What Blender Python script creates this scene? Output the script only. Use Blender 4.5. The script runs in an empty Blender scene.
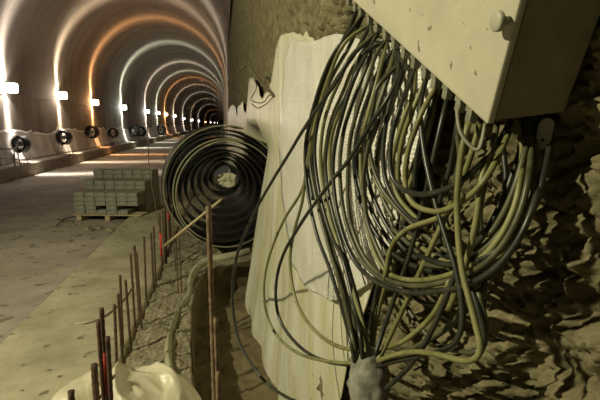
import bpy, bmesh, math, random
import numpy as np
from mathutils import Vector, Matrix, noise
random.seed(7)
S = bpy.context.scene
COL = S.collection
PI = math.pi
F = 467.0
# ---------------------------------------------------------------- camera
YAW, PIT = math.atan(.1649*math.cos(math.atan(76/F))), math.atan(76/F)
fw = Vector((math.sin(YAW)*math.cos(PIT), math.cos(YAW)*math.cos(PIT), -math.sin(PIT)))
rt = Vector((math.cos(YAW), -math.sin(YAW), 0))
up = rt.cross(fw)
cam = bpy.data.cameras.new('camera'); cam.sensor_width = 36; cam.lens = F*36/600; cam.clip_start = .02; cam.clip_end = 2000
co = bpy.data.objects.new('camera', cam); COL.objects.link(co); S.camera = co
co.matrix_world = Matrix(((rt.x, up.x, -fw.x, 0), (rt.y, up.y, -fw.y, 0), (rt.z, up.z, -fw.z, 0), (0, 0, 0, 1)))
def ray(px, py): return fw + rt*((px-300)/F) + up*((200-py)/F)
def at(px, py, d): return ray(px, py)*d
def on_z(px, py, z): r = ray(px, py); return r*(z/r.z)
def on_x(px, py, x): r = ray(px, py); return r*(x/r.x)
def cv(x, y, z): return rt*x + up*y + fw*z        # right, up, forward to world
# ---------------------------------------------------------------- materials
def mat(name, c1, c2=None, scale=8, rough=.8, bump=0, bscale=None, dist=.01, metal=0, detail=6, lo=.35, hi=.65, stretch=(1, 1, 1), spec=.5, coat=0, spots=None, sss=0, rvar=0):
    m = bpy.data.materials.new(name); m.use_nodes = True
    N, L = m.node_tree.nodes, m.node_tree.links
    b = N['Principled BSDF']; b.inputs['Roughness'].default_value = rough; b.inputs['Metallic'].default_value = metal
    b.inputs['Specular IOR Level'].default_value = spec
    b.inputs['Coat Weight'].default_value = coat
    tc = N.new('ShaderNodeTexCoord'); mp = N.new('ShaderNodeMapping'); mp.inputs['Scale'].default_value = stretch
    L.new(tc.outputs['Object'], mp.inputs[0])
    col = None
    if c2 is None:
        b.inputs['Base Color'].default_value = (*c1, 1)
    n = N.new('ShaderNodeTexNoise'); n.inputs['Scale'].default_value = scale; n.inputs['Detail'].default_value = detail
    n.inputs['Roughness'].default_value = .65
    L.new(mp.outputs[0], n.inputs['Vector'])
    r = N.new('ShaderNodeValToRGB'); r.color_ramp.elements[0].position = lo; r.color_ramp.elements[1].position = hi
    r.color_ramp.elements[0].color = (*c1, 1); r.color_ramp.elements[1].color = (*(c2 or c1), 1)
    L.new(n.outputs['Fac'], r.inputs[0]); col = r.outputs[0]
    if spots:
        sc, thr, sc_col = spots
        v = N.new('ShaderNodeTexNoise'); v.inputs['Scale'].default_value = sc; v.inputs['Detail'].default_value = 2
        L.new(tc.outputs['Object'], v.inputs['Vector'])
        rr = N.new('ShaderNodeValToRGB'); rr.color_ramp.elements[0].position = thr; rr.color_ramp.elements[1].position = thr+.03
        L.new(v.outputs['Fac'], rr.inputs[0])
        mx = N.new('ShaderNodeMixRGB'); mx.inputs[2].default_value = (*sc_col, 1)
        L.new(rr.outputs[0], mx.inputs[0]); L.new(col, mx.inputs[1]); col = mx.outputs[0]
    L.new(col, b.inputs['Base Color'])
    if rvar:
        mr = N.new('ShaderNodeMapRange'); mr.inputs['To Min'].default_value = rough-rvar; mr.inputs['To Max'].default_value = rough+rvar
        L.new(n.outputs['Fac'], mr.inputs['Value']); L.new(mr.outputs[0], b.inputs['Roughness'])
    if bump:
        n2 = N.new('ShaderNodeTexNoise'); n2.inputs['Scale'].default_value = bscale or scale*4; n2.inputs['Detail'].default_value = 8
        n2.inputs['Roughness'].default_value = .7
        L.new(mp.outputs[0], n2.inputs['Vector'])
        bp = N.new('ShaderNodeBump'); bp.inputs['Strength'].default_value = bump; bp.inputs['Distance'].default_value = dist
        L.new(n2.outputs['Fac'], bp.inputs['Height']); L.new(bp.outputs[0], b.inputs['Normal'])
    return m
def emis(name, c, s):
    m = bpy.data.materials.new(name); m.use_nodes = True
    N, L = m.node_tree.nodes, m.node_tree.links
    N.remove(N['Principled BSDF']); e = N.new('ShaderNodeEmission'); e.inputs[0].default_value = (*c, 1); e.inputs[1].default_value = s
    L.new(e.outputs[0], N['Material Output'].inputs[0]); return m
M = {}
M['rock'] = mat('shotcrete', (.105, .09, .048), (.225, .195, .108), 9, .95, .7, 110, .006, spec=.15)
M['lining'] = mat('concrete_lining', (.16, .13, .10), (.34, .295, .24), 1.0, .85, .25, 9, .02, stretch=(.18, 1.1, .18), detail=9, lo=.3, hi=.72, spec=.3)
M['road'] = mat('dusty_road', (.27, .235, .19), (.43, .375, .31), 1.3, .85, .7, 22, .015, detail=9, spec=.3, spots=(5, .62, (.19, .165, .125)))
M['slab'] = mat('slab_concrete', (.27, .245, .16), (.45, .41, .285), 2.2, .85, .5, 60, .008, detail=10, spots=(9, .66, (.17, .15, .10)), spec=.3)
M['kerb'] = mat('kerb_concrete', (.22, .19, .15), (.36, .32, .26), 3, .9, .3, 20, .01)
M['rubble'] = mat('rubble', (.12, .105, .065), (.34, .30, .21), 40, .95, .5, 90, .006, spec=.2)
M['dirt'] = mat('trench_dirt', (.11, .085, .045), (.185, .15, .085), 6, .95, .5, 70, .006, spec=.2)
M['membrane'] = mat('cream_membrane', (.50, .48, .30), (.63, .61, .50), 2.2, .42, .3, 6, .02, spots=(20, .72, (.25, .22, .12)), stretch=(1, 2.2, .45), rvar=.1, lo=.42, hi=.6)
M['liner'] = mat('liner', (.30, .28, .19), (.42, .39, .27), 8, .6, .3, 20, .008)
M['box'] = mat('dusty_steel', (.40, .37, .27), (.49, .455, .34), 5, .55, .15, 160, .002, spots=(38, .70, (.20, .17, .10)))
M['box_side'] = mat('dusty_steel_shaded', (.20, .18, .11), (.28, .25, .16), 9, .8, .4, 120, .003)  # darker copy of the lid steel: shade on the unlit side put into the colour
M['gland'] = mat('grey_gland', (.17, .165, .115), (.26, .25, .18), 30, .6, .2, 90, .002)
M['dark'] = mat('dark_cable', (.010, .012, .008), (.036, .037, .024), 18, .38, .1, 60, .001, rvar=.08)
M['yellow'] = mat('yellow_cable', (.115, .11, .036), (.22, .21, .085), 14, .45, .1, 60, .001, spots=(55, .72, (.08, .07, .03)))
M['olive'] = mat('olive_cable', (.038, .037, .017), (.095, .092, .045), 16, .42, .1, 60, .001, spots=(60, .74, (.05, .045, .02)))
M['rust'] = mat('rusty_steel', (.04, .022, .012), (.11, .062, .032), 30, .8, .6, 120, .002)
M['rust2'] = mat('rusty_bright', (.08, .045, .025), (.26, .18, .10), 26, .85, .6, 120, .002)
M['red'] = mat('red_paint', (.55, .035, .015), (.38, .03, .015), 30, .6)
M['wood'] = mat('wood', (.36, .29, .15), (.46, .38, .22), 20, .8)
M['coil'] = mat('coil_strip', (.007, .007, .005), (.020, .020, .012), 6, .6, .2, 30, .003, spec=.3)
M['coil_edge'] = mat('coil_rim_lit', (.17, .16, .095), (.28, .265, .165), 7, .6, .2, 40, .002)  # pale copy of the strip, light caught by some turns' rims painted in
M['block'] = mat('concrete_block', (.20, .195, .15), (.30, .29, .235), 9, .9, .3, 60, .004)
M['plastic'] = mat('plastic_wrap', (.52, .47, .33), (.64, .59, .44), 4, .28, .35, 8, .02, coat=.3)
M['sheeting'] = mat('dirty_white_sheeting', (.36, .32, .28), (.66, .61, .56), 1.4, .6, .3, 6, .02, stretch=(1, 1, .5))
M['black'] = mat('black_rubber', (.012, .012, .012), (.03, .03, .03), 8, .5)
M['steel'] = mat('galvanised_steel', (.35, .34, .31), (.5, .48, .44), 10, .5, metal=.3)
M['grey'] = mat('grey_cloth', (.10, .095, .07), (.26, .25, .20), 25, .8, .5, 60, .006)
M['cap'] = mat('pale_cap', (.36, .35, .26), (.44, .43, .33), 20, .45)
M['violet'] = mat('violet_plastic', (.12, .08, .3), (.16, .1, .38), 10, .4)
M['wire'] = mat('dark_wire', (.08, .06, .035), (.14, .11, .06), 20, .6)
# bubble sheet: pale plastic covered with small raised bubbles
def bubble_mat():
    m = mat('bubble_sheet', (.58, .56, .48), (.70, .68, .61), 5, .28)
    N, L = m.node_tree.nodes, m.node_tree.links; b = N['Principled BSDF']
    tc = N.new('ShaderNodeTexCoord'); v = N.new('ShaderNodeTexVoronoi'); v.inputs['Scale'].default_value = 85; v.inputs['Randomness'].default_value = .35
    L.new(tc.outputs['Object'], v.inputs['Vector'])
    n = N.new('ShaderNodeTexNoise'); n.inputs['Scale'].default_value = 7; n.inputs['Detail'].default_value = 4; L.new(tc.outputs['Object'], n.inputs['Vector'])
    b1 = N.new('ShaderNodeBump'); b1.inputs['Strength'].default_value = .9; b1.inputs['Distance'].default_value = .006; b1.invert = True
    b2 = N.new('ShaderNodeBump'); b2.inputs['Strength'].default_value = .5; b2.inputs['Distance'].default_value = .03
    L.new(v.outputs['Distance'], b1.inputs['Height']); L.new(n.outputs['Fac'], b2.inputs['Height'])
    L.new(b2.outputs[0], b1.inputs['Normal']); L.new(b1.outputs[0], b.inputs['Normal'])
    return m
M['bubble'] = bubble_mat()
# ---------------------------------------------------------------- object helpers
def link(name, me, m=None, parent=None, smooth=True):
    o = bpy.data.objects.new(name, me); COL.objects.link(o)
    if m is not None:
        for x in (m if isinstance(m, (list, tuple)) else [m]): me.materials.append(x)
    if smooth: me.polygons.foreach_set('use_smooth', [True]*len(me.polygons))
    if parent: o.parent = parent
    return o
def mesh(name, verts, faces, m=None, parent=None, smooth=True):
    me = bpy.data.meshes.new(name); me.from_pydata([tuple(v) for v in verts], [], faces); me.update()
    return link(name, me, m, parent, smooth)
def empty(name, loc=(0, 0, 0), rz=0):
    o = bpy.data.objects.new(name, None); COL.objects.link(o); o.location = loc; o.rotation_euler = (0, 0, rz); o.empty_display_size = .1
    return o
def tag(o, label, cat, group=None, kind=None):
    o['label'] = label; o['category'] = cat
    if group: o['group'] = group
    if kind: o['kind'] = kind
    return o
def struct(o): o['kind'] = 'structure'; return o
def copy_tree(o, parent=None):
    c = o.copy(); COL.objects.link(c); c.parent = parent
    for ch in list(o.children): copy_tree(ch, c)
    return c
def smooth_path(pts, step=.01):
    """Catmull-Rom through 3D points"""
    P = [Vector(p) for p in pts]
    if len(P) == 2: return P
    P = [P[0]*2-P[1]] + P + [P[-1]*2-P[-2]]
    out = []
    for i in range(1, len(P)-2):
        a, b, c, d = P[i-1:i+3]
        n = max(2, int((c-b).length/step))
        for k in range(n):
            t = k/n
            out.append(.5*((2*b)+(c-a)*t+(2*a-5*b+4*c-d)*t*t+(3*b-a-3*c+d)*t**3))
    out.append(P[-2]); return out
def tube_data(path, r, sides=8, V=None, Fc=None, caps=True):
    V = [] if V is None else V; Fc = [] if Fc is None else Fc
    base = len(V); n = None; L = len(path)
    for i, p in enumerate(path):
        t = (path[min(i+1, L-1)]-path[max(i-1, 0)]).normalized()
        if n is None:
            n = t.orthogonal().normalized()
        else:
            n = (n - t*n.dot(t)).normalized()
        bi = t.cross(n)
        rr = r(i/(L-1)) if callable(r) else r
        for s in range(sides):
            a = 2*PI*s/sides
            V.append(p + n*(math.cos(a)*rr) + bi*(math.sin(a)*rr))
    for i in range(L-1):
        for s in range(sides):
            a = base+i*sides+s; b = base+i*sides+(s+1) % sides
            Fc.append((a, b, b+sides, a+sides))
    if caps:
        Fc.append(tuple(base+s for s in range(sides))[::-1]); Fc.append(tuple(base+(L-1)*sides+s for s in range(sides)))
    return V, Fc
def tube(name, pts, r, m, parent=None, sides=8, step=.01, smooth_it=True):
    path = smooth_path(pts, step) if smooth_it else [Vector(p) for p in pts]
    V, Fc = tube_data(path, r, sides); return mesh(name, V, Fc, m, parent)
def box_data(V, Fc, c, ax, ay, az):
    """box from a centre and three half-axis vectors"""
    b = len(V); c = Vector(c); ax, ay, az = Vector(ax), Vector(ay), Vector(az)
    for sz in (-1, 1):
        for sx, sy in ((-1, -1), (1, -1), (1, 1), (-1, 1)): V.append(c+ax*sx+ay*sy+az*sz)
    for f in ((0, 3, 2, 1), (4, 5, 6, 7), (0, 1, 5, 4), (1, 2, 6, 5), (2, 3, 7, 6), (3, 0, 4, 7)): Fc.append(tuple(b+i for i in f))
def bevel(o, w, seg=2):
    md = o.modifiers.new('bevel', 'BEVEL'); md.width = w; md.segments = seg; md.limit_method = 'ANGLE'; md.angle_limit = .6; return o
def boxes(name, L, m, parent=None, bev=0):
    V, Fc = [], []
    for l in L: box_data(V, Fc, *l)
    o = mesh(name, V, Fc, m, parent, smooth=False)
    bm = bmesh.new(); bm.from_mesh(o.data); bmesh.ops.recalc_face_normals(bm, faces=bm.faces); bm.to_mesh(o.data); bm.free()
    if bev: bevel(o, bev)
    return o
def grid(name, us, vs, fn, m, parent=None):
    nu, nv = len(us), len(vs)
    V = [fn(u, v) for u in us for v in vs]
    Fc = [(i*nv+j, (i+1)*nv+j, (i+1)*nv+j+1, i*nv+j+1) for i in range(nu-1) for j in range(nv-1)]
    return mesh(name, V, Fc, m, parent)
def frange(a, b, n): return [a+(b-a)*i/(n-1) for i in range(n)]
def graded(a, b, d0, g):
    out = [a]; d = d0
    while out[-1] < b: out.append(out[-1]+d); d *= g
    out[-1] = b; return out
# ================================================================ THE TUNNEL
CX, RAD, CZ = -3.65, 3.84, 2.2        # vault centre line, radius and centre height (0 = eye height, road at -1.8)
ROAD, KERB = -1.8, -1.34
def prof(a): return CX+RAD*math.cos(a), CZ+RAD*math.sin(a)
YEND = 720.0
ys = graded(-9, YEND, .8, 1.06)
def arc(y0, a0, a1, n):
    yy = [y0]+[y for y in ys if y > y0+.3]
    return yy, frange(a0, a1, n)
a_low = 0.0                            # springing of the straight walls
yy, aa = arc(-9, a_low, PI-a_low, 64)
struct(grid('ceiling', yy, aa, lambda y, a: (prof(a)[0], y, prof(a)[1]), M['lining']))
xl = prof(PI-a_low)[0]; xr = prof(a_low)[0]
struct(grid('wall_left', yy, frange(CZ, -2.0, 12), lambda y, z: (xl, y, z), M['lining']))
yf = [y for y in ys if y > 15]
struct(grid('wall_far_right', [14.5]+yf, frange(CZ, -2.0, 10), lambda y, z: (xr, y, z), M['lining']))
struct(mesh('wall_end', [(-9, YEND, -3), (2, YEND, -3), (2, YEND, 8), (-9, YEND, 8)], [(0, 1, 2, 3)], M['lining'], smooth=False))
# road with slight waves and tyre tracks
def road_z(x, y):
    n = noise.noise((x*.8, y*.35, 0))*.012 + noise.noise((x*3, y*3, 4))*.006
    if 1.5 < y < 14: n += max(0, noise.noise((x*1.2, y*1.2, 9)))*.03
    return ROAD + n
struct(grid('floor', graded(-9, YEND, .12, 1.018), frange(-6.75, -1.6, 60), lambda y, x: (x, y, road_z(x, y)), M['road']))
# kerb walkway on the left
def walkway(y, s):
    p = [(-7.62, KERB+.01), (-7.2, KERB), (-6.78, KERB-.005), (-6.74, KERB-.02), (-6.72, KERB-.06), (-6.70, ROAD-.08)]
    x, z = p[s]; return (x, y, z + (noise.noise((x*2, y*.8, 3))*.008))
struct(grid('trim_1', ys, list(range(6)), walkway, M['kerb']))
# footing slab on the right with rebars along its edge
SL0, SL1, SLZ = -1.78, -.80, -1.70
def slab(y, s):
    p = [(SL0-.005, -1.9), (SL0, SLZ-.015), (SL0+.015, SLZ), (-1.5, SLZ), (-1.2, SLZ), (-1.0, SLZ), (SL1-.01, SLZ), (SL1+.01, SLZ-.02), (SL1+.02, -1.95)]
    x, z = p[s]; return (x+noise.noise((0, y*1.5, s*.1))*.012, y, z+noise.noise((x*2, y*2, 7))*.004)
struct(grid('trim_2', graded(-3, YEND, .1, 1.03), list(range(9)), slab, M['slab']))
# rubble strip between slab and trench
def peb(x, y, z, s, seed, warp=.5):
    wx = warp*noise.noise((x*s*.7, y*s*.7, z*s*.7+seed)); wz = warp*noise.noise((x*s*.7+9, y*s*.7, z*s*.7+seed))
    f = noise.voronoi(Vector((x*s, y*s+wx, z*s+wz+seed)))[0][0]
    return max(0, 1-(f/.85)**2)*.95/s
def bumps(x, y, s, a):
    return a*(noise.fractal((x*s*.5, y*s*.5, 1.3), 1, 2, 4)) + peb(x, y, 0, 16, 2)*a*10*max(0, noise.noise((x*4, y*4, 3))+.2) + peb(x, y, 0, 38, 4)*a*24
TR = [(-3, -.26), (1.5, -.27), (2.6, -.25), (3.0, -.24), (3.7, -.30), (4.4, -.34), (5.0, -.33), (5.7, -.2), (6.1, .6), (20, .6)]
def lerp_tab(T, v):
    if v <= T[0][0]: return T[0][1]
    for (a, p), (b, q) in zip(T, T[1:]):
        if v <= b: return p+(q-p)*(v-a)/(b-a)
    return T[-1][1]
def strip(y, t):
    x1 = lerp_tab(TR, y); x = SL1+.0+(x1-SL1)*t
    return (x, y, -1.765+bumps(x, y, 9, .035)-.03*(abs(t-.5) > .49))
def edge(y, t): return (lerp_tab(TR, y)+.02*t, y, -1.77-.45*t+.0)
struct(grid('trim_3', graded(-1, 16, .014, 1.003), frange(0, 1, 44), strip, M['rubble']))
struct(grid('trim_4', graded(-1, 16, .1, 1.004), frange(0, 1, 6), edge, M['dirt']))
TZ = -2.12
struct(grid('floor_trench', graded(-1, 6.2, .03, 1.004), frange(-.42, .9, 44), lambda y, x: (x, y, TZ+bumps(x, y, 5, .04)), M['dirt']))
struct(mesh('trim_5', [(-.5, 6.15, -2.3), (.9, 6.15, -2.3), (.9, 6.15, -1.76), (-.5, 6.15, -1.76)], [(0, 1, 2, 3)], M['dirt']))
# ---------------------------------------------------------------- rough wall beside the camera
FOOT = [(.3, .43), (.7, .50), (1.0, .505), (1.3, .50), (1.6, .52), (2.5, .50), (3.5, .42), (5, .28), (5.4, .28), (5.7, .9), (6.8, .9), (7.3, .35), (10, .27), (14.6, .16)]
HEAD = [(.3, .66), (.75, .645), (1.0, .565), (1.3, .51), (1.6, .52), (2.5, .51), (4, .51), (5.4, .57), (5.7, .95), (6.8, .95), (7.3, .42), (8, .38), (12, .24), (14.6, .19)]
HIGH = [(.3, .66), (.75, .645), (1.0, .565), (1.3, .51), (1.6, .52), (2.5, .51), (4, .48), (5.5, .45), (8, .38), (12, .24), (14.6, .19)]
def sstep(a, b, v):
    t = min(1, max(0, (v-a)/(b-a))); return t*t*(3-2*t)
def wall_x(y, z):
    f, h, g = lerp_tab(FOOT, y), lerp_tab(HEAD, y), lerp_tab(HIGH, y)
    x = f+(h-f)*min(1, max(0, (z+2.0)/1.7))
    x = x+(g-x)*sstep(-.3, .05, z)
    if z > .7: x += (xr+.02-x)*sstep(.7, 3.0, z) if z < 2.2 else (xr+.02-x)
    if z > CZ: x = min(x, prof(math.asin(min(1, (z-CZ)/RAD)))[0])
    return x
def lumps(y, z):
    a = 1.0 if y < 2.4 else max(.3, 1.0-(y-2.4)*.3)
    w = noise.noise((y*2.3, z*2.3, 2))*.5+.5
    d = peb(0, y, z, 9, 1, 1.2)*.40*(.3+w) + peb(0, y, z, 24, 3, .6)*.95*(.75+.9*noise.noise((y*5, z*5, 8))) + peb(0, y, z, 48, 7, .6)*1.6*(.8+noise.noise((y*11, z*11, 5)))
    if y < 2.6: d += peb(0, y, z, 100, 5, .6)*1.5
    d += noise.fractal((y*3.1, z*3.1, 11), 1, 2, 3)*.045
    d += noise.fractal((y*20, z*20, 6), .7, 2, 4)*.010
    return (d-.055)*a
wy = frange(.35, 1.65, 310)+graded(1.655, 14.6, .0046, 1.012)
wz = [-v for v in graded(.9, 2.3, .010, 1.03)][::-1]+frange(-.89, .42, 290)+graded(.427, 3.0, .008, 1.035)
o = grid('wall_right', wy, wz, lambda y, z: (wall_x(y, z)-lumps(y, z), y, z), M['rock']); struct(o)
def wall_hit(px, py, off=0.0):
    r = ray(px, py); d = .25
    while d < 16:
        p = r*d
        if p.x > wall_x(p.y, p.z)-off: return d
        d += .01
    return d
# ================================================================ MEMBRANE ON THE WALL
def mem_point(px, py, off):
    d = wall_hit(px, py, off); return ray(px, py)*d
# top edge of the cream membrane: (distance along the tunnel, height)
TOP = [(1.0, .15), (1.3, .2), (1.7, .27), (2.0, .33), (2.5, .46), (3.0, .56), (3.5, .63), (3.8, .58), (4.0, .46), (4.2, .34), (4.4, .30), (4.9, .26), (5.1, .30), (5.3, .42), (5.9, .56), (6.6, .62), (6.8, .5), (7.1, .15), (7.6, .2), (8.0, .38), (9.3, .32), (9.6, .15), (10.3, .4), (11.5, .46), (14.4, .35)]
LOW = [(1.0, .12), (1.10, -.02), (1.22, -.35), (1.35, -.55), (1.5, -.75), (1.68, -.95), (1.85, -1.3), (2.0, -2.14), (15, -2.14)]
def membrane(y, t):
    z0, z1 = lerp_tab(LOW, y), lerp_tab(TOP, y)
    z0 += noise.noise((y*6, 1, 1))*.03; z1 += noise.noise((y*7, 2, 2))*.03
    z = z0+(z1-z0)*t
    off = .062-.02*sstep(5, 9, y)
    fold = .014*math.sin(y*9+z*2.2+noise.noise((y*2, z, 0))*3)*sstep(-.5, -1.6, z)+.018*noise.noise((y*2.5, z*1.2, 4))
    x = wall_x(y, z)
    return (x-off+fold, y, z)
o = grid('hanging_membrane', graded(1.0, 14.4, .02, 1.008), frange(0, 1, 90), membrane, M['membrane'])
md = o.modifiers.new('solid', 'SOLIDIFY'); md.thickness = .004
tag(o, 'cream plastic membrane hanging on the rough wall down to the trench', 'membrane')
# bubble-textured sheet over it
LB = [(38, 291), (60, 284), (100, 281), (150, 279), (190, 281), (225, 286), (262, 291), (288, 306), (300, 330)]
RB = [(28, 352), (60, 440), (90, 433), (130, 425), (190, 404), (240, 392), (270, 385), (300, 345)]
def bub(py, t):
    x0, x1 = lerp_tab(LB, py), lerp_tab(RB, py)
    px = x0+(x1-x0)*t
    wav = 4*math.sin(t*9)*(1-sstep(38, 60, py))
    p = mem_point(px, py+wav, .098)
    return p + Vector((-.010*noise.noise((p.y*6, p.z*6, 3)), 0, 0))
o = grid('bubble_sheet', frange(38, 300, 70), frange(0, 1, 60), bub, M['bubble'])
md = o.modifiers.new('solid', 'SOLIDIFY'); md.thickness = .005
tag(o, 'shiny pale bubble-textured plastic sheet hung behind the cable bundle', 'plastic sheet')
# ================================================================ JUNCTION BOX
P0 = at(487, 125, .80)
A = cv(-.20472, .60035, .77309).normalized(); B = cv(-.01222, .78819, -.61531).normalized(); C = cv(.97874, .13542, .15403).normalized()
BL, BH, BD = .86, .40, .15
jb = empty('junction_box', P0); 
def L0(v): return v-P0
def shell(name, m, s0, s1, h0, h1, d0, d1, parent, bev):
    c = A*((s0+s1)/2)+B*((h0+h1)/2)+C*((d0+d1)/2)
    return boxes(name, [(c, A*((s1-s0)/2), B*((h1-h0)/2), C*((d1-d0)/2))], m, parent, bev)
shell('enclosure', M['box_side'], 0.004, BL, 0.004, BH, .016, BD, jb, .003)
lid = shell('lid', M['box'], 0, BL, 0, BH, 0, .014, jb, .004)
tag(jb, 'tilted dusty grey steel junction box with a row of cable glands', 'junction box')
# round cap screw sitting at the lid edge
kb = mesh('lid_screw', *tube_data([B*.20+C*.012+A*.03+(-C)*t for t in (-.0, .012)], lambda t: .0085, 16), M['cap'], jb)
V, Fc = [], []
k0 = B*.170+A*.016
tube_data([k0+C*.01, k0-C*.012], .0065, 14, V, Fc)
tube_data([k0-C*.012, k0-C*.0135, k0-C*.020, k0-C*.022], lambda t: .0155 if .2 < t < .8 else .0135, 24, V, Fc)
bpy.data.objects.remove(kb)
mesh('lid_screw', V, Fc, M['cap'], jb)
# mounting lug, cream, at the far right underside
lc = at(544, 136, .83); l1 = at(548.5, 118, .83)
V, Fc = [], []
nrm = (-fw-rt*1.3).normalized(); side = (l1-lc).normalized(); wd = side.cross(nrm).normalized()
ring = []
for i in range(24):
    a = 2*PI*i/24; ring.append((wd*(.0125*math.cos(a)))+side*(.0125*math.sin(a)+(.016 if math.sin(a) > 0 else -.016)))
n = len(ring)
hole = [wd*(.0035*math.cos(2*PI*i/24))+side*(-.012+.0035*math.sin(2*PI*i/24)) for i in range(24)]
for dz in (-.003, .003):
    for r_ in (ring, hole):
        for q in r_: V.append(L0(lc)+side*.004+q+nrm*dz)
for i in range(24):
    j = (i+1) % 24
    Fc += [(i, j, 24+j, 24+i), (48+i, 72+i, 72+j, 48+j), (i, 48+i, 48+j, j), (24+i, 24+j, 72+j, 72+i)]
mesh('mounting_lug', V, Fc, M['cap'], jb, smooth=False)
# wire handle under the corner
hp = [at(457, 110, .83), at(457.5, 118, .825), at(460, 131, .82), at(466, 141, .815), at(474, 149, .81), at(479, 149, .805), at(482, 141, .805), at(485, 124, .81)]
tube('wire_handle', [L0(p) for p in hp], .0032, M['gland'], jb, 8, .004)
# glands: pixel where each leaves the edge
GP = [(349, 1), (355.5, 7), (361, 13.5), (369, 20), (377, 28), (385.5, 36), (394, 45), (404, 54.5), (414, 64.5), (425, 74.5), (434.5, 85), (446, 97), (459, 110), (470, 120)]
def edge_param(px):
    lo, hi = -.02, BL+.1
    for _ in range(40):
        m_ = (lo+hi)/2; q = P0+A*m_; x = 300+F*q.dot(rt)/q.dot(fw)
        if x > px: lo = m_
        else: hi = m_
    return lo
GT = []
for i, (gx, gy) in enumerate(GP):
    s = edge_param(gx-3)
    base = A*s + C*.0155
    dn = -B
    V, Fc = [], []
    g = mesh('gland', *tube_data([base+dn*0, base+dn*.010], .0155, 6), M['gland'], jb, smooth=False)
    mesh('gland_nut', *tube_data([base+dn*.010, base+dn*.014, base+dn*.028, base+dn*.032], lambda t: .0125 if .1 < t < .95 else .011, 6), M['gland'], g, smooth=False)
    GT.append(P0+base+dn*.026)
# ================================================================ CABLES
ZC = [(228, 1.95), (240, 1.88), (275, 1.75), (300, 1.58), (340, 1.32), (370, 1.20), (400, 1.10), (430, 1.0), (480, .88), (530, .82), (560, .80)]
CR = .0057
def cable(pts, m, lab, layer=0, start=None, sd=None, ed=None, r=CR, group=None, lay_end=None):
    """pts: picture positions; start: gland index or None; the depth follows the hanging bundle and stays clear of the wall"""
    out = []; acc = 0; prev = None
    if start is not None:
        q = GT[start]; q = (300+F*q.dot(rt)/q.dot(fw), 200-F*q.dot(up)/q.dot(fw))
        while len(pts) > 3 and (math.dist(pts[0], q) < 19 or pts[0][1] < q[1]+12): pts = pts[1:]
    Ltot = sum(math.dist(a, b) for a, b in zip(pts, pts[1:]))
    if start is not None:
        g = GT[start]; gd = g.dot(fw); out.append(g+B*.006); out.append(g - B*.006); prev = (300+F*out[-1].dot(rt)/out[-1].dot(fw), 200-F*out[-1].dot(up)/out[-1].dot(fw))
    elif sd: gd = sd
    else: gd = None
    for i, (x, y) in enumerate(pts):
        if prev: acc += math.dist(prev, (x, y))
        prev = (x, y)
        u = acc/max(1, Ltot)
        lay = layer+((lay_end-layer)*u if lay_end is not None else 0)
        d = lerp_tab(ZC, x)-lay
        if gd:
            w = math.exp(-acc/38.0); d = d*(1-w)+gd*w
        if ed:
            w = math.exp(-(Ltot-acc)/25.0) if Ltot > acc else 1; d = d*(1-w)+ed*w
        if not (gd and acc < 30): d = min(d, wall_hit(x, y, .035))
        out.append(at(x, y, d))
    o = tube('cable', out, r, M[m], None, 10, .012)
    return tag(o, lab, 'cable', group)
D, Y_, O = 'dark', 'yellow', 'olive'
low = 'bundle of cables running down to the grey wrapped stub'
gA = 'cables running down to the wrapped stub'
# -- family A: sweep along the left and down into the wrapped stub
cable([(348, 34), (335, 52), (325, 72), (317, 95), (310, 120), (306, 140), (305, 160), (306.5, 182), (311, 210), (318, 238), (329, 267), (341, 305), (350, 338), (355, 362)], D, 'dark cable forming the outer edge of the bundle that runs down to the wrapped stub', .02, 2, ed=1.12)
cable([(345, 42), (336, 57), (328, 75), (320.5, 95), (314.5, 115), (310, 140), (310, 160), (313.5, 185), (320, 215), (327.5, 243), (340, 285), (352, 335), (358, 362)], O, 'olive cable second from the outer edge in the bundle down to the wrapped stub', .0, 1, ed=1.13)
cable([(357, 50), (346, 66), (336, 80), (325, 100), (318, 122), (315, 142), (315, 160), (318, 185), (324, 212), (332, 237), (343, 260), (353, 300), (360, 335), (363, 362)], D, 'dark cable in the middle of the bundle down to the wrapped stub', .03, 3, ed=1.11)
cable([(352, 55), (340, 80), (330, 103), (323, 128), (320.5, 160), (323, 187), (330, 217), (337, 240), (349, 278), (361, 318), (366, 340), (368, 362)], Y_, 'yellowish cable on the inner side of the bundle down to the wrapped stub', .01, 4, ed=1.12)
cable([(362, 55), (350, 88), (338, 112), (329, 135), (325.5, 162), (328, 190), (334, 218), (342, 245), (352, 280), (362, 318), (367, 345), (369, 362)], D, 'black cable on the innermost side of the bundle down to the wrapped stub', .0, 5, ed=1.14)
cable([(350, 45), (338, 66), (329, 84), (321, 106), (316, 126), (312.5, 150), (313, 172), (317, 198), (325, 226), (335, 255), (346, 292), (355, 330), (360, 362)], O, 'olive cable half hidden between dark ones in the bundle down to the wrapped stub', -.03, 2, ed=1.14)
cable([(356, 62), (343, 92), (332, 118), (326, 145), (323, 175), (326, 205), (334, 235), (346, 262), (353, 290), (359, 318), (363, 340), (365, 362)], Y_, 'yellow cable half hidden under the dark ones going down to the wrapped stub', -.04, 4, ed=1.15)
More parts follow.
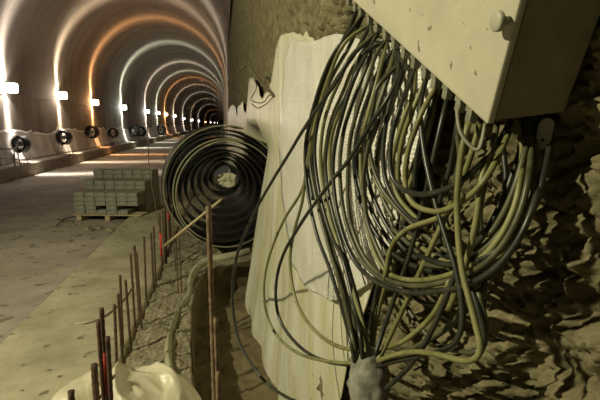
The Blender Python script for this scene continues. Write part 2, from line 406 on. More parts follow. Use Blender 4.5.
# -- big loops B sweeping right and back up under the box
cable([(370, 46), (360, 66), (350, 90), (342, 116), (335, 145), (333, 172), (336, 205), (344, 238), (356, 263), (372, 279), (390, 288), (415, 293), (440, 291), (467, 285), (493, 270), (513, 248), (528, 220), (538, 190), (543, 160), (540, 125)], D, 'dark cable of the lowest big loop under the box', .07, 4, ed=.85)
cable([(376, 55), (366, 85), (357, 112), (350, 140), (348, 172), (348, 202), (353, 231), (365, 258), (382, 276), (400, 284), (420, 286), (440, 283), (463, 276), (487, 262), (506, 240), (520, 212), (528, 180), (531, 150), (528, 120)], O, 'olive cable of the big loop lying just above the lowest dark one', .06, 5, ed=.86)
cable([(382, 62), (376, 85), (368, 115), (362, 140), (361, 170), (364, 200), (368, 230), (376, 256), (387, 272), (403, 279), (424, 280), (445, 276), (468, 267), (488, 252), (503, 232), (515, 205), (521, 175), (522, 148), (518, 121)], Y_, 'yellowish cable of the big loop with a joint near its lowest left bend', .05, 5, ed=.87)
cable([(372, 50), (362, 78), (352, 104), (344, 130), (340, 160), (341, 192), (346, 222), (356, 250), (368, 268), (385, 281), (404, 289)], O, 'olive cable running beside the dark lowest loop and ending in its bend', .03, 3, lay_end=.05)
# -- stripes C behind the loops
cable([(381, 66), (372, 88), (363, 112), (356, 140), (354, 165), (358, 192), (366, 214), (379, 238), (396, 256), (420, 268), (448, 273), (478, 266), (502, 246), (517, 216), (524, 175), (524, 122)], D, 'dark cable passing behind the big loops, leftmost of the crossing stripes', -.01, 6, ed=.88)
cable([(378, 82), (370, 106), (365, 130), (365, 158), (369, 184), (378, 208), (391, 232), (408, 252), (432, 264), (460, 264)], D, 'black cable passing behind the big loops, next to the leftmost stripe', .0, 6)
cable([(379, 85), (373, 108), (368.5, 130), (369.5, 150), (374, 170), (383, 190), (396, 207), (411, 222), (426, 236), (446, 250), (470, 256), (492, 247)], O, 'thick olive cable slanting down across the pale sheet to the knot', .045, 7, lay_end=.02)
cable([(384, 88), (375, 115), (370, 140), (370, 162), (377, 184), (390, 202), (404, 214), (420, 230), (436, 246), (456, 256)], Y_, 'yellowish cable touching the thick olive slanting cable', .02, 6, lay_end=.0)
cable([(388, 78), (378, 108), (372, 132), (366, 158), (363, 186), (366, 216), (374, 240), (384, 262), (392, 280)], O, 'olive cable dropping straight through the stripes to the knot', .05, 6)
cable([(372, 92), (361, 118), (357, 150), (361, 182), (372, 212), (386, 236), (402, 254)], D, 'dark cable between the olive stripes left of the knot', -.03, 5)
# -- inner loops E
cable([(397, 82), (389, 107), (384.5, 135), (383, 155), (385, 177), (391, 194), (402, 209), (414, 220), (430, 226)], D, 'dark cable bending behind the front loop near the pale sheet', .03, 7)
cable([(411, 82), (400, 107), (392.5, 133), (390, 155), (392, 176), (400, 187), (414, 193.5), (428, 194), (446, 189), (465, 178), (480, 165), (493, 150), (503, 135), (511, 120)], D, 'grey dark cable of the highest front loop crossing to the box corner', .085, 8, ed=.86)
cable([(424, 108), (416, 128), (408, 152), (405, 178), (408, 196), (418, 207), (436, 211.5), (452, 207), (468, 197), (484, 181), (499, 155), (510, 130), (519, 118)], Y_, 'yellow cable of the second front loop, below the grey one', .075, 10, ed=.87)
cable([(414, 92), (406, 112), (399, 133), (393.5, 155), (392, 176), (399, 198), (414, 216), (428, 229)], Y_, 'yellow cable with dark specks between two dark ones over the pale sheet', .02, 8)
cable([(403, 76), (393, 97), (382, 115), (374, 134), (368, 152), (365.5, 175), (365, 200), (369, 230), (376, 252)], O, 'olive cable crossing under the dark diagonal near the middle', .0, 7)
# -- near-vertical ones
cable([(443, 116), (438, 138), (433, 160), (427, 187), (419, 220), (411, 250), (402, 277), (393, 302), (384, 328), (375, 356)], D, 'long dark straight cable crossing behind the loops to the lower bend', .045, 11, ed=1.08)
cable([(432, 104), (427, 118), (421, 138), (416.5, 160), (414.5, 182), (412, 205), (402, 228), (390, 252), (380, 280), (373, 308), (369, 340), (368, 358)], D, 'black cable hanging behind the loops along the edge of the pale sheet', -.01, 10)
cable([(421.5, 98), (420.5, 120), (424, 150), (429, 176), (436, 205), (443, 228), (450, 250), (456, 270), (461, 297), (462, 325), (455, 342), (443, 350), (420, 356), (396, 361), (376, 366)], D, 'dark cable hanging in front of the loops then curving left at the bottom', .075, 9)
cable([(480, 124), (472, 152), (462, 180), (452, 202), (443, 222), (432, 246), (421, 270), (405, 305), (385, 347), (378, 360)], Y_, 'long straight yellow cable slanting behind the loops to the lower bend', .04, None, sd=.84, ed=1.07)
cable([(469, 122), (463, 145), (459, 175), (457, 205), (459, 245), (463, 275), (470, 302), (477, 330), (480.5, 347), (477, 357), (468, 361), (455, 359), (435, 354), (415, 352), (395, 355), (378, 361)], Y_, 'bright yellow vertical cable with a sharp turn at its lowest end', .095, None, sd=.82)
cable([(492, 150), (484, 168), (480, 190), (477, 215), (472, 240), (466, 262), (456, 292), (448, 310)], Y_, 'yellow cable dropping steeply right of the bright vertical one', .06, None, sd=.85)
cable([(497, 124), (492, 150), (485, 180), (480, 208), (480, 226), (485, 235), (493, 230), (504, 212), (513, 192), (520, 170), (526, 145), (528, 121)], O, 'olive cable making a small hook above the big loops', .03, None, sd=.86, ed=.88)
cable([(456, 133), (453, 152), (449, 172), (441, 196), (437, 222), (441, 245), (452, 268)], D, 'dark cable from the last gland down behind the yellow loop', .0, 12)
cable([(433, 110), (430, 125), (422, 152), (412, 178), (404, 205), (401, 232), (394, 262), (384, 290), (376, 322), (372, 358)], Y_, 'yellow cable at the rock edge behind the dark hanging ones', -.03, 10)
cable([(384, 280), (387, 266), (389, 254), (395, 241), (406, 230), (420, 224), (438, 218), (452, 208), (463, 194)], Y_, 'yellow cable arching over the knot of the big loops', .065, None)
# -- right side returns
cable([(551, 128), (549, 150), (543, 178), (536, 203), (522, 227), (504, 245), (485, 257), (464, 264), (440, 263), (418, 255)], D, 'dark glossy cable that is outermost under the mounting lug', .05, None, sd=.86)
cable([(536, 122), (534, 150), (528, 180), (517, 207), (503, 230), (484, 250), (463, 261), (440, 266), (420, 263)], O, 'olive cable curving inside the glossy outermost one', .04, None, sd=.88)
cable([(545, 126), (542, 155), (537, 185), (527, 217), (514, 245), (500, 263), (488, 282), (481, 302)], O, 'olive cable bending down furthest into the shade of the rock', .0, None, sd=.88)
cable([(528, 120), (522, 145), (514, 170), (506, 192), (494, 218), (480, 240), (462, 254), (446, 257)], D, 'dark cable of the shaded inner bends below the box underside', .01, None, sd=.9)
cable([(534, 121), (528, 148), (521, 175), (511, 200), (498, 224), (482, 244), (466, 256)], Y_, 'yellow cable of the shaded inner bends below the box underside', -.01, None, sd=.91)
cable([(502, 140), (504, 158), (506, 180), (502, 205), (492, 225)], D, 'short dark cable hanging in the shade between the yellow ones', -.03, None, sd=.9)
cable([(540, 124), (538, 160), (531, 196), (519, 226), (504, 250), (488, 268), (468, 281), (446, 287), (424, 288)], Y_, 'yellowish cable just inside the lowest dark loop', .02, None, sd=.9)
cable([(466, 262), (470, 283), (477, 305), (483, 328), (484, 342), (480, 353)], D, 'dark cable curving behind the sharp turn of the bright yellow one', .05, None)
cable([(478, 290), (482, 308), (486, 325), (484, 345)], O, 'short olive cable resting on rock right of the sharp turn', .04, None)
cable([(400, 296), (410, 312), (422, 329), (440, 346), (460, 351), (472, 353), (479, 350)], O, 'brownish cable lying on the rock under the lower crossing', -.02, None)
cable([(405, 290), (424, 303), (442, 303), (458, 298), (472, 288)], D, 'dark cable lying on the rock just below the big loops', -.02, None)
cable([(392, 228), (410, 245), (430, 262), (455, 276), (480, 274)], O, 'olive cable inside the knot of the big loops', .0, None)
cable([(400, 222), (418, 240), (440, 256), (462, 270), (482, 262)], D, 'dark cable inside the knot of the big loops', -.01, None)
cable([(408, 236), (428, 252), (448, 262), (474, 262), (500, 240), (516, 205)], Y_, 'yellow cable threading through the knot of the big loops', .01, None)
# -- the wide outer loops
cable([(398, 74), (388, 98), (372, 122), (350, 158), (334, 178), (310, 210), (297, 230), (284, 253), (277, 277), (276, 301), (281, 322), (295, 342), (315, 357), (341, 364), (370, 363), (395, 356), (420, 346), (445, 330), (463, 314), (480, 292), (491, 268), (500, 240), (508, 215)], D, 'dark cable crossing the whole bundle and circling wide around its foot', .10, 6, lay_end=-.04)
cable([(344, 44), (328, 80), (316, 120), (307, 165), (302, 202), (295, 228), (290.5, 253), (291, 276), (296, 300), (306, 320), (322, 337), (340, 347), (360, 350), (380, 349), (400, 343), (417, 331), (432, 316), (442, 299), (450, 280)], Y_, 'yellow cable of the inner wide loop lying against the membrane', -.02, 3, lay_end=.06)
cable([(340, 50), (326, 88), (314, 135), (303, 187), (285, 218), (273, 245), (265.5, 272), (264, 298), (269, 321), (280, 339), (298, 353), (325, 361), (352, 363), (380, 360)], Y_, 'thin yellow cable of the wide loop nearest the membrane edge', -.03, 2, lay_end=.05, r=.0052)
cable([(352, 56), (337, 81), (315, 112), (300, 135), (290, 152), (274, 178), (259, 204), (247, 229), (238, 252), (233, 278), (233, 306), (237, 333), (246, 355), (263, 379), (283, 395), (310, 406), (340, 407), (366, 400), (386, 388), (405, 371), (421, 350), (433, 328), (442, 307), (449, 290), (458, 268)], D, 'dark cable swinging out widest over the trench', .09, 4, lay_end=.07)
# -- lower crossing ends
cable([(381, 361), (405, 352), (428, 340), (448, 326), (462, 308), (470, 290)], O, 'short olive cable from the wrapped stub rising right under the dark one', .03, None)
cable([(385, 256), (379, 282), (373, 310), (369, 345)], O, 'olive cable dropping from the knot to the wrapped stub', -.01, None)
# extra thin ones at the gland row filling the fan
for gi, pts, m, lab in [
    (7, [(400, 70), (396, 92), (388, 118), (380, 142), (377, 168), (382, 196), (394, 220)], O, 'olive cable leaving the middle gland and ending at the knot'),
    (9, [(420, 92), (412, 112), (404, 134), (399, 158), (398, 182), (404, 206), (416, 226)], Y_, 'yellow cable leaving beside the dark hanging ones over the sheet'),
    (4, [(368, 48), (354, 76), (343, 104), (334, 128), (330, 152), (331, 180), (338, 214), (348, 246), (360, 266)], Y_, 'yellow cable inside the fan below the upper glands'),
    (1, [(344, 38), (332, 60), (323, 82), (315, 104), (309, 126), (307, 148), (308, 172), (313, 200)], D, 'dark cable from the highest gland hugging the bundle edge'),
    (12, [(457, 132), (460, 155), (455, 180), (447, 205), (438, 232), (428, 258)], O, 'olive cable hanging beside the wire handle over the rock')]:
    cable(pts, m, lab, .0, gi)
# grey wrapped stub where the bundle ends
b0, b1 = at(369, 350, 1.15), at(368, 414, 1.09)
V, Fc = [], []
path = [b0+(b1-b0)*t for t in frange(0, 1, 26)]
tube_data(path, lambda t: .036+.012*math.sin(t*3), 40, V, Fc)
V = [v+(v-path[min(25, i//40)]).normalized()*(noise.noise(v*30)*.008+noise.noise(v*70)*.005) for i, v in enumerate(V)]
tag(mesh('wrapped_stub', V, Fc, M['grey']), 'crumpled grey cloth wrapped around the conduit stub below the cable bundle', 'cloth wrapping')
# ================================================================ COIL OF MEMBRANE BAND
cc = at(228, 187.5, 6.0); cyaw = math.radians(9)
coil = empty('membrane_coil', cc, 0)
nf = Vector((math.sin(cyaw), -math.cos(cyaw), 0)); e1 = Vector((math.cos(cyaw), math.sin(cyaw), 0)); e2 = Vector((0, 0, 1))
RO = .79
# (radius, sag of the centre, axial set-back, rim material?)
turns = [(.79, 0, .34), (.765, -.025, .26), (.735, -.05, .16), (.70, -.085, .04), (.685, -.09, .0), (.605, -.075, .06), (.52, -.05, .05), (.44, -.01, .08), (.36, .03, .07), (.275, .065, .10), (.17, .11, .12), (.165, .11, .12)]
def strip_mesh(thick, width, wob):
    V, Fc = [], []; prevn = None
    n = 96*len(turns)-95
    for i in range(n):
        tt = i/96; k = min(int(tt), len(turns)-2) ; f = tt-k
        f = min(1, f)
        r = turns[k][0]+(turns[k+1][0]-turns[k][0])*f; sg = turns[k][1]+(turns[k+1][1]-turns[k][1])*f; bk = turns[k][2]+(turns[k+1][2]-turns[k][2])*sstep(0, 1, f)
        a = 2*PI*tt+1.2
        r2 = r*(1+(.015+.035*max(0, tt-4)/9)*wob*math.sin(2*a+tt*1.3))
        c = e1*(r2*math.cos(a))+e2*(r2*math.sin(a)+sg)-nf*bk
        ro = (e1*math.cos(a)+e2*math.sin(a))*thick/2
        b = len(V)
        V += [c-ro, c+ro, c+ro-nf*width, c-ro-nf*width]
        if i: 
            for s in range(4):
                q = (s+1) % 4; Fc.append((b-4+s, b-4+q, b+q, b+s))
    Fc += [(0, 1, 2, 3), (len(V)-1, len(V)-2, len(V)-3, len(V)-4)]
    return V, Fc
V, Fc = strip_mesh(.016, .60, 1)
o = mesh('rolled_band', V, Fc, [M['coil'], M['coil_edge']], coil, smooth=False)
for i, p in enumerate(o.data.polygons): 
    if i % 4 == 0 and i < 4*96*8: p.material_index = 1 if (i//4) < 96*1.0 or 96*3.0 < (i//4) < 96*4.5 else 0
tag(coil, 'big upright roll of black plastic band standing over the trench', 'roll')
sc_ = cc+e2*.10-nf*.06
def scrap(u, v):
    return sc_+e1*(u*.10+.03*noise.noise((u*2, v*2, 1)))+e2*(v*.11*(1-.35*abs(u))+.02*noise.noise((u*3, v*3, 7)))+nf*(.07*noise.noise((u*1.6, v*1.6, 3))+.05*u)
o = grid('plastic_scrap', frange(-1, 1, 16), frange(-1, .75, 16), scrap, M['liner'])
md = o.modifiers.new('solid', 'SOLIDIFY'); md.thickness = .004
tag(o, 'crumpled pale plastic scrap stuck in the middle of the black roll', 'plastic scrap')
# ================================================================ REBARS
def rebar(top, x=None, d=None, r=.009, foot=-1.85, lab='', m='rust', lean=(0, 0), red=None, group=None):
    p = on_x(*top, x) if x is not None else at(*top, d)
    q = Vector((p.x+lean[0], p.y+lean[1], foot))
    n = max(6, int((p-q).length/.02)); V, Fc = [], []
    path = [q+(p-q)*(i/n) for i in range(n+1)]
    V, Fc = tube_data(path, r, 10)
    # ribs
    for i in range(len(V)):
        k = i//10
        if k % 2 == 0: V[i] = V[i]+(V[i]-path[min(k, n)])*.14
    o = mesh('rebar', V, Fc, M[m]); tag(o, lab, 'rebar', group)
    if red:
        a, b = [on_x(*top, p.x) if False else None, None]
        z1 = at(top[0], red[0], p.dot(fw)).z; z0 = at(top[0], red[1], p.dot(fw)).z
        t0, t1 = (z0-q.z)/(p.z-q.z), (z1-q.z)/(p.z-q.z)
        pb = mesh('paint_band', *tube_data([q+(p-q)*max(0, t0), q+(p-q)*min(1, t1)], r*1.22, 10), M['red'], o); pb['label'] = 'red painted section'
    return o
RB_ = [((71, 391), -.62, 'short rusty rebar stub poking out of the plastic wrap at its left end', None, .012),
       ((94, 364), -.64, 'thick dark rebar stub rising from the middle of the plastic wrap', None, .015),
       ((98, 321), -.49, 'rusty rebar standing just left of the red painted one in the plastic wrap', None, .0075),
       ((101.5, 308), -.48, 'tall rusty rebar painted red low down, beside the plastic wrap', (356, 402), .0085),
       ((107.5, 337), -.46, 'shorter dark rebar touching the red painted one beside the plastic wrap', None, .009),
       ((114.5, 304), -.72, 'thin rusty rebar behind the plastic wrap, first of a close pair', None, .009),
       ((118, 294), -.74, 'thin rusty rebar behind the plastic wrap, taller of a close pair', None, .009),
       ((120, 275), -.80, 'single rusty rebar with its tip against the pale slab', None, .009),
       ((125.5, 280), -.76, 'rusty rebar behind the close pair', None, .009),
       ((130.6, 254), -.78, 'rusty rebar, lowest of a group of three along the slab edge', None, .009),
       ((134.4, 245.5), -.78, 'rusty rebar, tallest of a group of three along the slab edge', None, .010),
       ((136.6, 252), -.75, 'rusty rebar, last of a group of three along the slab edge', None, .008),
       ((144, 236), -.78, 'single dark rebar standing apart between two groups', None, .009),
       ((151, 233), -.78, 'dark rebar, shorter of a touching pair near the roll', None, .010),
       ((153.5, 226), -.76, 'dark rebar, taller of a touching pair near the roll', None, .010),
       ((159.3, 213), -.78, 'rusty rebar painted red in its upper part before the roll', (234, 258), .011),
       ((162.4, 211), -.77, 'dark thick rebar touching the red painted one before the roll', None, .011),
       ((165, 207), -.74, 'rusty rebar standing before the roll, one of the dense cluster', None, .010),
       ((167.6, 203), -.76, 'rusty rebar with a short red painted ring before the roll', (213, 221), .010),
       ((164, 170), -.84, 'thin tall rod rising above the dense cluster beside the roll', None, .008),
       ((168.5, 195), -.76, 'rusty rebar at the far end of the dense cluster', None, .009),
       ((172, 203), -.62, 'thin rod leaning right of the dense cluster', None, .006),
       ((176, 232), -.50, 'short thin rod standing on the rubble below the roll', None, .006),
       ((179, 236), -.47, 'shorter thin rod on the rubble nearest the liner', None, .006)]
for top, x, lab, red, r in RB_:
    rebar(top, x=x, r=r, lab=lab, red=red, lean=(random.uniform(-.015, .015), random.uniform(-.03, .03)))
# far rebars along the slab edge beyond the roll
far = None
for i in range(6):
    y = 7.2+i*1.1
    o = rebar((160, 180), x=-.80, r=.008, lab='distant thin rebar at the slab edge behind the roll', group='distant rebars at the slab edge')
    p = o.data; 
    cx, cy = o.data.vertices[0].co.x, o.data.vertices[0].co.y
    o.location = (-.82-cx, y-cy, random.uniform(-.25, -.1))
rb = rebar((208.5, 206), d=1.55, r=.0085, foot=-2.2, lab='tall brown rebar standing alone in the trench', m='rust2')
rebar((215.5, 318), d=1.60, r=.007, foot=-2.2, lab='short pale rebar touching the tall one in the trench', m='rust2')
rebar((218, 372), d=1.62, r=.007, foot=-2.2, lab='low rebar stub at the foot of the trench pair', m='rust2')
tag(tube('wooden_stick', [at(163, 247, 3.6), at(221, 200, 1.60)], lambda t: .0095-.005*t, M['wood'], None, 8, smooth_it=False), 'thin pale stick slanting across the roll behind the tall rebar', 'stick')
# thin bent pole on the slab
pz = on_z(159, 226, SLZ)
pd = pz.dot(fw)
tag(tube('marker_rod', [pz, at(153.5, 195, pd+.1), at(149, 166, pd+.15), at(148, 140, pd+.1), at(147, 124, pd)], .008, M['wire'], None, 6, .05), 'thin bent dark rod standing on the slab beside the block stack', 'rod')
# wire hose on slab
tag(tube('slack_wire', [on_z(38, 329, ROAD+.03), on_z(44, 324, ROAD+.03), on_z(60, 323.5, ROAD+.035), on_z(82, 323, SLZ+.012), on_z(100, 318, SLZ+.012), on_z(114, 308, SLZ+.012), on_z(124, 298, SLZ+.012), on_z(133, 285, SLZ+.012)], .009, M['cap'], None, 8, .02), 'pale slack wire lying across the slab and the road edge', 'wire')
# ================================================================ PLASTIC WRAP at the rebar feet
def blob(name, cx, cy, z0, rx, ry, h, seed, m):
    us, vs = frange(-1, 1, 110), frange(-1, 1, 110)
    def fn(u, v):
        # square to disc
        x = u*math.sqrt(1-v*v/2); y = v*math.sqrt(1-u*u/2); r = math.hypot(x, y)
        k = math.sqrt(max(0, 1-r**3.2))
        p = Vector((cx+x*rx, cy+y*ry, 0))
        rid = 1-abs(noise.noise((p.x*4.2+seed+p.y*1.5, p.y*2.4, seed)))*2.2
        rid2 = 1-abs(noise.noise((p.x*9+seed+p.y*3, p.y*8, 2+seed)))*2
        hh = h*(k*(.72+.3*noise.noise((p.x*3, p.y*3, seed))) + k*.10*max(0, rid)+k*.04*max(0, rid2))
        return (p.x+.05*noise.noise((p.x*5, p.y*5, 8+seed))*k, p.y, z0+hh)
    return grid(name, us, vs, fn, m)
bl = empty('plastic_wrap', (0, 0, 0))
o1 = blob('wrap_sheet', -.47, 2.34, -1.80, .36, .40, .62, 3.1, M['plastic']); o1.parent = bl
o2 = blob('wrap_fold', -.78, 2.40, -1.78, .17, .28, .56, 7.7, M['plastic']); o2.parent = bl
tag(bl, 'crumpled cream plastic wrap heaped around the nearest rebar feet', 'plastic wrap')
# ================================================================ TRENCH LINER
LP = [(196, 402, .05, 0), (184, 398, .06, 0), (177, 385, .065, 0), (171, 365, .055, .02), (168.5, 345, .035, .03), (172, 322, .012, .02), (182, 303, .010, 0), (190, 290, .03, .02), (191, 276, .055, .06), (197, 265, .06, .10), (208, 257, .05, .14), (224, 254, .05, .15), (240, 251, .05, .15), (250, 248, .05, .15)]
pts = [(on_z(a, b, -1.72+h), w) for a, b, w, h in LP]
cl = smooth_path([p for p, w in pts], .03); 
V, Fc = [], []
for i, p in enumerate(cl):
    t = (cl[min(i+1, len(cl)-1)]-cl[max(i-1, 0)]); t.z = 0; t.normalize(); s = Vector((-t.y, t.x, 0))
    u = i/(len(cl)-1)*(len(pts)-1); k = min(int(u), len(pts)-2); w = pts[k][1]+(pts[k+1][1]-pts[k][1])*(u-k)
    w2 = w*.55+.006
    wob = noise.noise((p.y*6, p.x*6, 0))*.012
    V += [p+s*w2+Vector((0, 0, -.05+wob)), p+s*w2*.5+Vector((0, 0, .004)), p+Vector((0, 0, 0)), p-s*.015+Vector((0, 0, -.03)), p-s*.03+Vector((0, 0, -.07))]
    if i:
        b = len(V)-5
        for j in range(4): Fc.append((b-5+j, b-5+j+1, b+j+1, b+j))
o = mesh('trench_liner', V, Fc, M['liner']); md = o.modifiers.new('solid', 'SOLIDIFY'); md.thickness = .006
tag(o, 'wavy pale plastic liner edging the trench', 'liner')
# ================================================================ BENT ROD AND WIRES ON THE WALL
def onw(px, py, off): return ray(px, py)*wall_hit(px, py, off)
d1 = onw(270, 96, .10).dot(fw)
tag(tube('bent_rod', [at(236, 74, d1+1.2), at(240, 70, d1+1.0), at(246, 65, d1+.8), at(248, 65, d1+.75), at(252, 70, d1+.6), at(262, 83, d1+.3), at(273.5, 96, d1)], .012, M['wire'], None, 8, .05), 'dark bent steel rod sticking out of the rough wall above the membrane', 'rod')
tag(tube('thin_wire', [at(256, 82, d1+.5), at(256, 90, d1+.5), at(251, 98, d1+.5), at(252, 101, d1+.4), at(260, 103, d1+.3), at(265, 101, d1+.2), at(268, 96, d1+.1), at(273, 95, d1)], .005, M['wire'], None, 6, .03), 'thin curled wire hanging under the bent rod', 'wire')
tag(tube('tie_wire', [at(273, 97, d1), at(266, 104, d1+.2), at(258, 108, d1+.3), at(252, 104, d1+.4)], .005, M['wire'], None, 6, .03), 'short tie wire looping from the tip of the bent rod', 'wire')
# ================================================================ PALLET OF BLOCKS
pal = on_z(107, 222, ROAD+.0); prz = -YAW-.05
pe = empty('pallet', (pal.x, pal.y, ROAD+.02), prz)
W = 1.22
boxes('deck_board', [((0, .06+.14*k, .105), (W/2+.03, 0, 0), (0, .045, 0), (0, 0, .011)) for k in range(9)], M['wood'], pe)
for sx in (-.54, 0, .54): boxes('bearer', [((sx, .62, .045), (.045, 0, 0), (0, .60, 0), (0, 0, .045))], M['wood'], pe)
tag(pe, 'low wooden pallet carrying the grey concrete blocks', 'pallet')
bm0 = boxes('concrete_block', [((0, 0, 0), (.0965, 0, 0), (0, .19, 0), (0, 0, .0395))], M['block'], None, .006)
first = True
tiers = [('front', .19, 5), ('middle', .59, 7), ('rear', .99, 9)]
words = ['first', 'second', 'third', 'fourth', 'fifth', 'sixth', 'seventh', 'eighth', 'ninth']
R = Matrix.Rotation(prz, 3, 'Z')
for tn, ty, nl in tiers:
    for l in range(nl):
        for c in range(6):
            if tn == 'front' and ((l == 1 and c in (2, 4)) or (l == 0 and c in (5,)) or (l == 1 and c == 5)): continue
            o = bm0 if first else bm0.copy()
            if not first: COL.objects.link(o)
            first = False
            v = R @ Vector(((c-2.5)*.201+random.uniform(-.003, .003), ty+random.uniform(-.008, .008), 0))
            o.location = (pe.location.x+v.x, pe.location.y+v.y, ROAD+.02+.117+.041+l*.0835)
            o.rotation_euler = (0, 0, prz+random.uniform(-.012, .012))
            tag(o, f'grey concrete block in the {words[l]} course of the {tn} tier on the pallet', 'concrete block', f'{words[l]} course of the {tn} tier of blocks')
# debris on the road before the pallet
for i, (px, py, s) in enumerate([(64, 222, .05), (72, 226, .07), (88, 231, .09), (98, 229, .06), (110, 232, .08), (78, 236, .05), (122, 227, .05), (60, 232, .04), (69, 241, .04)]):
    p = on_z(px, py, ROAD)
    bm = bmesh.new(); bmesh.ops.create_icosphere(bm, subdivisions=3, radius=s)
    for v in bm.verts: v.co *= 1+.5*noise.noise(v.co*14+Vector((i*3, 0, 0))); v.co.z *= .55
    me = bpy.data.meshes.new('rubble_lump'); bm.to_mesh(me); bm.free()
    o = link('rubble_lump', me, M['rubble'], smooth=False); o.location = (p.x, p.y, ROAD+s*.3)
    tag(o, 'small lump of rubble on the road in front of the pallet', 'rubble', 'rubble lumps in front of the pallet')
tag(tube('scrap_rod', [on_z(56, 226, ROAD+.02), on_z(64, 219, ROAD+.05), on_z(76, 216, ROAD+.04)], .012, M['wire'], None, 6, .05), 'bent scrap rod on the road at the corner of the pallet', 'rod')
tag(tube('scrap_bar', [on_z(57, 219, ROAD+.03), on_z(74, 221, ROAD+.03)], .011, M['wire'], None, 6, .05), 'short scrap bar lying under the bent rod by the pallet', 'bar')
# ================================================================ LEFT WALL: LAMPS, REELS, SHEETING
LX = -7.30
WHITE, WARM, ORG, GRN = (1, .93, .84), (1, .82, .62), (1, .52, .22), (.90, 1, .86)
LPX = [(12, 88, WHITE), (63, 95.5, WARM), (95.5, 102.5, ORG), (124.3, 107.5, GRN), (147.5, 111.5, WHITE), (158.5, 113, GRN), (166.5, 114.5, ORG), (175, 116, WARM), (184, 118.5, WHITE), (192, 120, WARM), (199, 121, WHITE), (205.5, 122, ORG), (210.5, 122.4, WHITE), (214.5, 122.8, WARM), (217.5, 123.1, WHITE)]
def fan_light(name, loc, c, power, fan, base, parent=None):
    l = bpy.data.lights.new(name, 'POINT'); l.energy = power; l.color = c; l.shadow_soft_size = .06
    l.use_nodes = True; N, L = l.node_tree.nodes, l.node_tree.links
    e = N['Emission']; tc = N.new('ShaderNodeTexCoord'); sp = N.new('ShaderNodeSeparateXYZ'); L.new(tc.outputs['Normal'], sp.inputs[0])
    def mth(op, a, b=None):
        n = N.new('ShaderNodeMath'); n.operation = op
        for i, v in enumerate((a, b)):
            if v is None: continue
            if isinstance(v, (int, float)): n.inputs[i].default_value = v
            else: L.new(v, n.inputs[i])
        return n.outputs[0]
    y = mth('DIVIDE', sp.outputs['Y'], .16); y2 = mth('MULTIPLY', y, y); g = mth('EXPONENT', mth('MULTIPLY', y2, -1.0))
    s = mth('ADD', mth('MULTIPLY', g, fan), base)
    L.new(s, e.inputs['Strength'])
    o = bpy.data.objects.new(name, l); COL.objects.link(o); o.location = loc
    if parent: o.parent = parent; o.rotation_euler = (0, 0, -parent.rotation_euler.z)
    return o
lampdesc = ['nearest lamp on the left tunnel wall, burning white', 'second lamp of the wall row, warm white', 'orange glowing lamp, third of the wall row', 'greenish white lamp, fourth of the wall row']
E_LAMP = 540
for i, (px, py, c) in enumerate(LPX):
    p = on_x(px, py, LX)
    t = empty('wall_lamp', p, math.radians(-52))
    k = 1.0 if i < 9 else 1.0+.15*(i-8)
    V, Fc = [], []
    box_data(V, Fc, (-.07, 0, 0), (.03, 0, 0), (0, .15, 0), (0, 0, .12)); box_data(V, Fc, (-.15, 0, 0), (.05, 0, 0), (0, .03, 0), (0, 0, .03))
    mesh('housing', V, Fc, M['black'], t, False)
    # reflector glass: faceted lens
    V, Fc = [], []
    n = 16
    for r_, x_ in ((.17*k, -.035), (.19*k, -.01), (.14*k, .02), (.0, .03)):
        for s in range(n): q_ = 1-.14*math.cos(8*PI*s/n); V.append(Vector((x_, math.cos(2*PI*s/n)*r_*1.15*q_, math.sin(2*PI*s/n)*r_*q_)))
    for a in range(3):
        for s in range(n): Fc.append((a*n+s, a*n+(s+1) % n, (a+1)*n+(s+1) % n, (a+1)*n+s))
    mesh('lamp_glass', V, Fc, emis('lamp_glow', c, 14 if i < 10 else 9), t)
    tag(t, lampdesc[i] if i < 4 else f'{["fifth", "sixth", "seventh orange", "eighth", "ninth", "tenth", "eleventh", "twelfth", "thirteenth", "fourteenth", "farthest"][i-4]} glowing lamp of the row, counted from the near end', 'lamp')
    yscale = 1.0 if i < 5 else .9
    fan_light('lamp_light', (.16, 0, 0), c, E_LAMP*yscale, 2.6, .13, t)
# sagging cable between lamps
pts = []
P_ = [on_x(px, py, LX-.1) for px, py, c in LPX[:8]]
P_ = [on_x(-20, 84, LX-.1)]+P_
for a, b in zip(P_, P_[1:]):
    for t in (0, .25, .5, .75): q = a+(b-a)*t; q.z -= .25*math.sin(PI*t); pts.append(q)
tag(tube('lamp_cable', pts, .015, M['black'], None, 6, .5), 'black supply cable sagging from lamp to lamp along the wall', 'cable')
# reels on stands
def make_reel(r):
    t = empty('hose_reel', (0, 0, 0))
    V, Fc = [], []
    n = 40
    # torus of wound hose, axis along local Y
    for k in range(5):
        yy_ = -.11+.055*k
        path = [Vector((math.cos(2*PI*i/n)*(r-.04), yy_, math.sin(2*PI*i/n)*(r-.04))) for i in range(n+1)]
        tube_data(path, .045, 8, V, Fc, False)
    mesh('hose_winding', V, Fc, M['black'], t)
    V, Fc = [], []
    for yy_ in (-.15, .15):
        tube_data([Vector((math.cos(2*PI*i/n)*r*1.04, yy_, math.sin(2*PI*i/n)*r*1.04)) for i in range(n+1)], .014, 6, V, Fc, False)
        for q in range(3):
            a = q*2*PI/3+.5
            tube_data([Vector((0, yy_, 0)), Vector((math.cos(a)*r*1.02, yy_, math.sin(a)*r*1.02))], .012, 6, V, Fc)
    mesh('flange', V, Fc, M['black'], t)
    mesh('hub', *tube_data([Vector((0, -.16, 0)), Vector((0, .16, 0))], r*.3, 16), M['steel'], t)
    return t
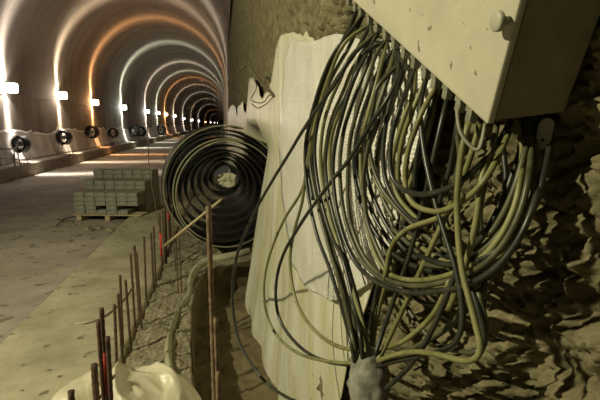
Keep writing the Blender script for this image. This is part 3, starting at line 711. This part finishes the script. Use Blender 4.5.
def reel_at(px, py, r, lab, first=[None]):
    p = on_x(px, py, -7.0)
    if first[0] is None: first[0] = make_reel(.31); t = first[0]
    else: t = copy_tree(first[0])
    t.location = p; t.rotation_euler = (0, 0, math.radians(-18)); s = r/.31; t.scale = (s, s, s)
    tag(t, lab, 'reel')
    # stand
    st = empty('reel_stand', (p.x, p.y, KERB)); h = p.z-KERB
    for dx, dy in ((-.28, -.2), (.28, -.2), (-.28, .2), (.28, .2)):
        mesh('leg', *tube_data([Vector((dx*.15, dy, h*.98)), Vector((dx, dy*1.1, 0))], .016, 6), M['steel'], st)
    mesh('crossbar', *tube_data([Vector((-.2, -.21, .12)), Vector((.2, -.21, .12))], .014, 6), M['steel'], st)
    tag(st, 'metal stand under the ' + lab.replace(' standing', ''), 'stand')
for px, py, r, lab in [(20.5, 144, .28, 'black round reel nearest to the front end of the walkway'), (64, 137.5, .30, 'black round reel below the second lamp of the row'), (92, 132, .32, 'black round reel below the orange lamp'), (113, 133, .30, 'smaller black reel just beyond the orange lamp'),
                       (134, 131, .42, 'black reel beyond the greenish lamp'), (141, 131.5, .40, 'dark reel paired behind the one past the greenish lamp'), (161, 130, .5, 'distant dark reel between the fifth and seventh lamp')]:
    reel_at(px, py, r, lab)
# sheeting against the wall foot
def sheet_top(y): return -.30+.16*noise.noise((y*.9, 3, 1))+.08*math.copysign(1, math.sin(y*1.1))
o = grid('plastic_sheeting', graded(15, 95, .08, 1.006), frange(0, 1, 14), lambda y, t: (-7.42+.22*(1-t)**2+.05*noise.noise((y*1.6, t*1.5, 2)), y, KERB+.01+(sheet_top(y)-KERB)*t), M['sheeting'])
md = o.modifiers.new('solid', 'SOLIDIFY'); md.thickness = .01
tag(o, 'dirty white plastic sheeting draped along the foot of the far wall', 'sheeting')
# trestle at the left
p = on_x(6, 160, -6.98)
t = empty('trestle', (p.x, p.y, KERB))
for dx in (-.3, .3):
    for dy in (-.22, .22): mesh('leg', *tube_data([Vector((dx, dy*.3, .55)), Vector((dx*1.15, dy, 0))], .02, 6), M['steel'], t)
mesh('top_rail', *tube_data([Vector((-.38, 0, .55)), Vector((.38, 0, .55))], .03, 8), M['steel'], t)
mesh('brace', *tube_data([Vector((-.3, -.1, .25)), Vector((.3, -.1, .25))], .015, 6), M['steel'], t)
tag(t, 'low white metal trestle on the walkway before the nearest reel', 'trestle')
# leaning boards near the trestle
p = on_x(3, 150, -7.15)
tag(boxes('leaning_board', [((0, 0, .35), (.012, 0, .06), (0, .35, 0), (-.06, 0, .36))], M['sheeting'], None, .004), 'pale board leaning on the wall behind the trestle', 'board')
bpy.data.objects['leaning_board'].location = (p.x, p.y, KERB)
p = on_x(112.5, 144.5, -6.85)
V, Fc = [], []
tube_data([Vector((0, 0, 0)), Vector((0, 0, .02)), Vector((0, 0, .2)), Vector((0, 0, .22))], lambda t: .11+.05*t, 16, V, Fc)
o = mesh('bucket', V, Fc, M['violet']); o.location = (p.x, p.y, KERB); tag(o, 'small violet bucket on the kerb past the orange lamp', 'bucket')
# ================================================================ LIGHT
def spot_key(name, loc, target, power, c, size):
    l = bpy.data.lights.new(name, 'SPOT'); l.energy = power; l.color = c; l.shadow_soft_size = size; l.spot_size = math.radians(135); l.spot_blend = .6
    o = bpy.data.objects.new(name, l); COL.objects.link(o); o.location = loc
    o.rotation_euler = (Vector(target)-Vector(loc)).to_track_quat('-Z', 'Y').to_euler(); return o
spot_key('work_floodlight', (-5.1, .5, 3.1), (.3, 2.0, -.8), 1350, (.99, .93, .62), .07)
w = bpy.data.worlds.new('world'); S.world = w; w.use_nodes = True
w.node_tree.nodes['Background'].inputs[0].default_value = (.9, .85, .6, 1); w.node_tree.nodes['Background'].inputs[1].default_value = .03
S.view_settings.view_transform = 'Standard'; S.view_settings.look = 'None'; S.view_settings.gamma = 1; S.view_settings.use_curve_mapping = False
S.view_settings.exposure = .52
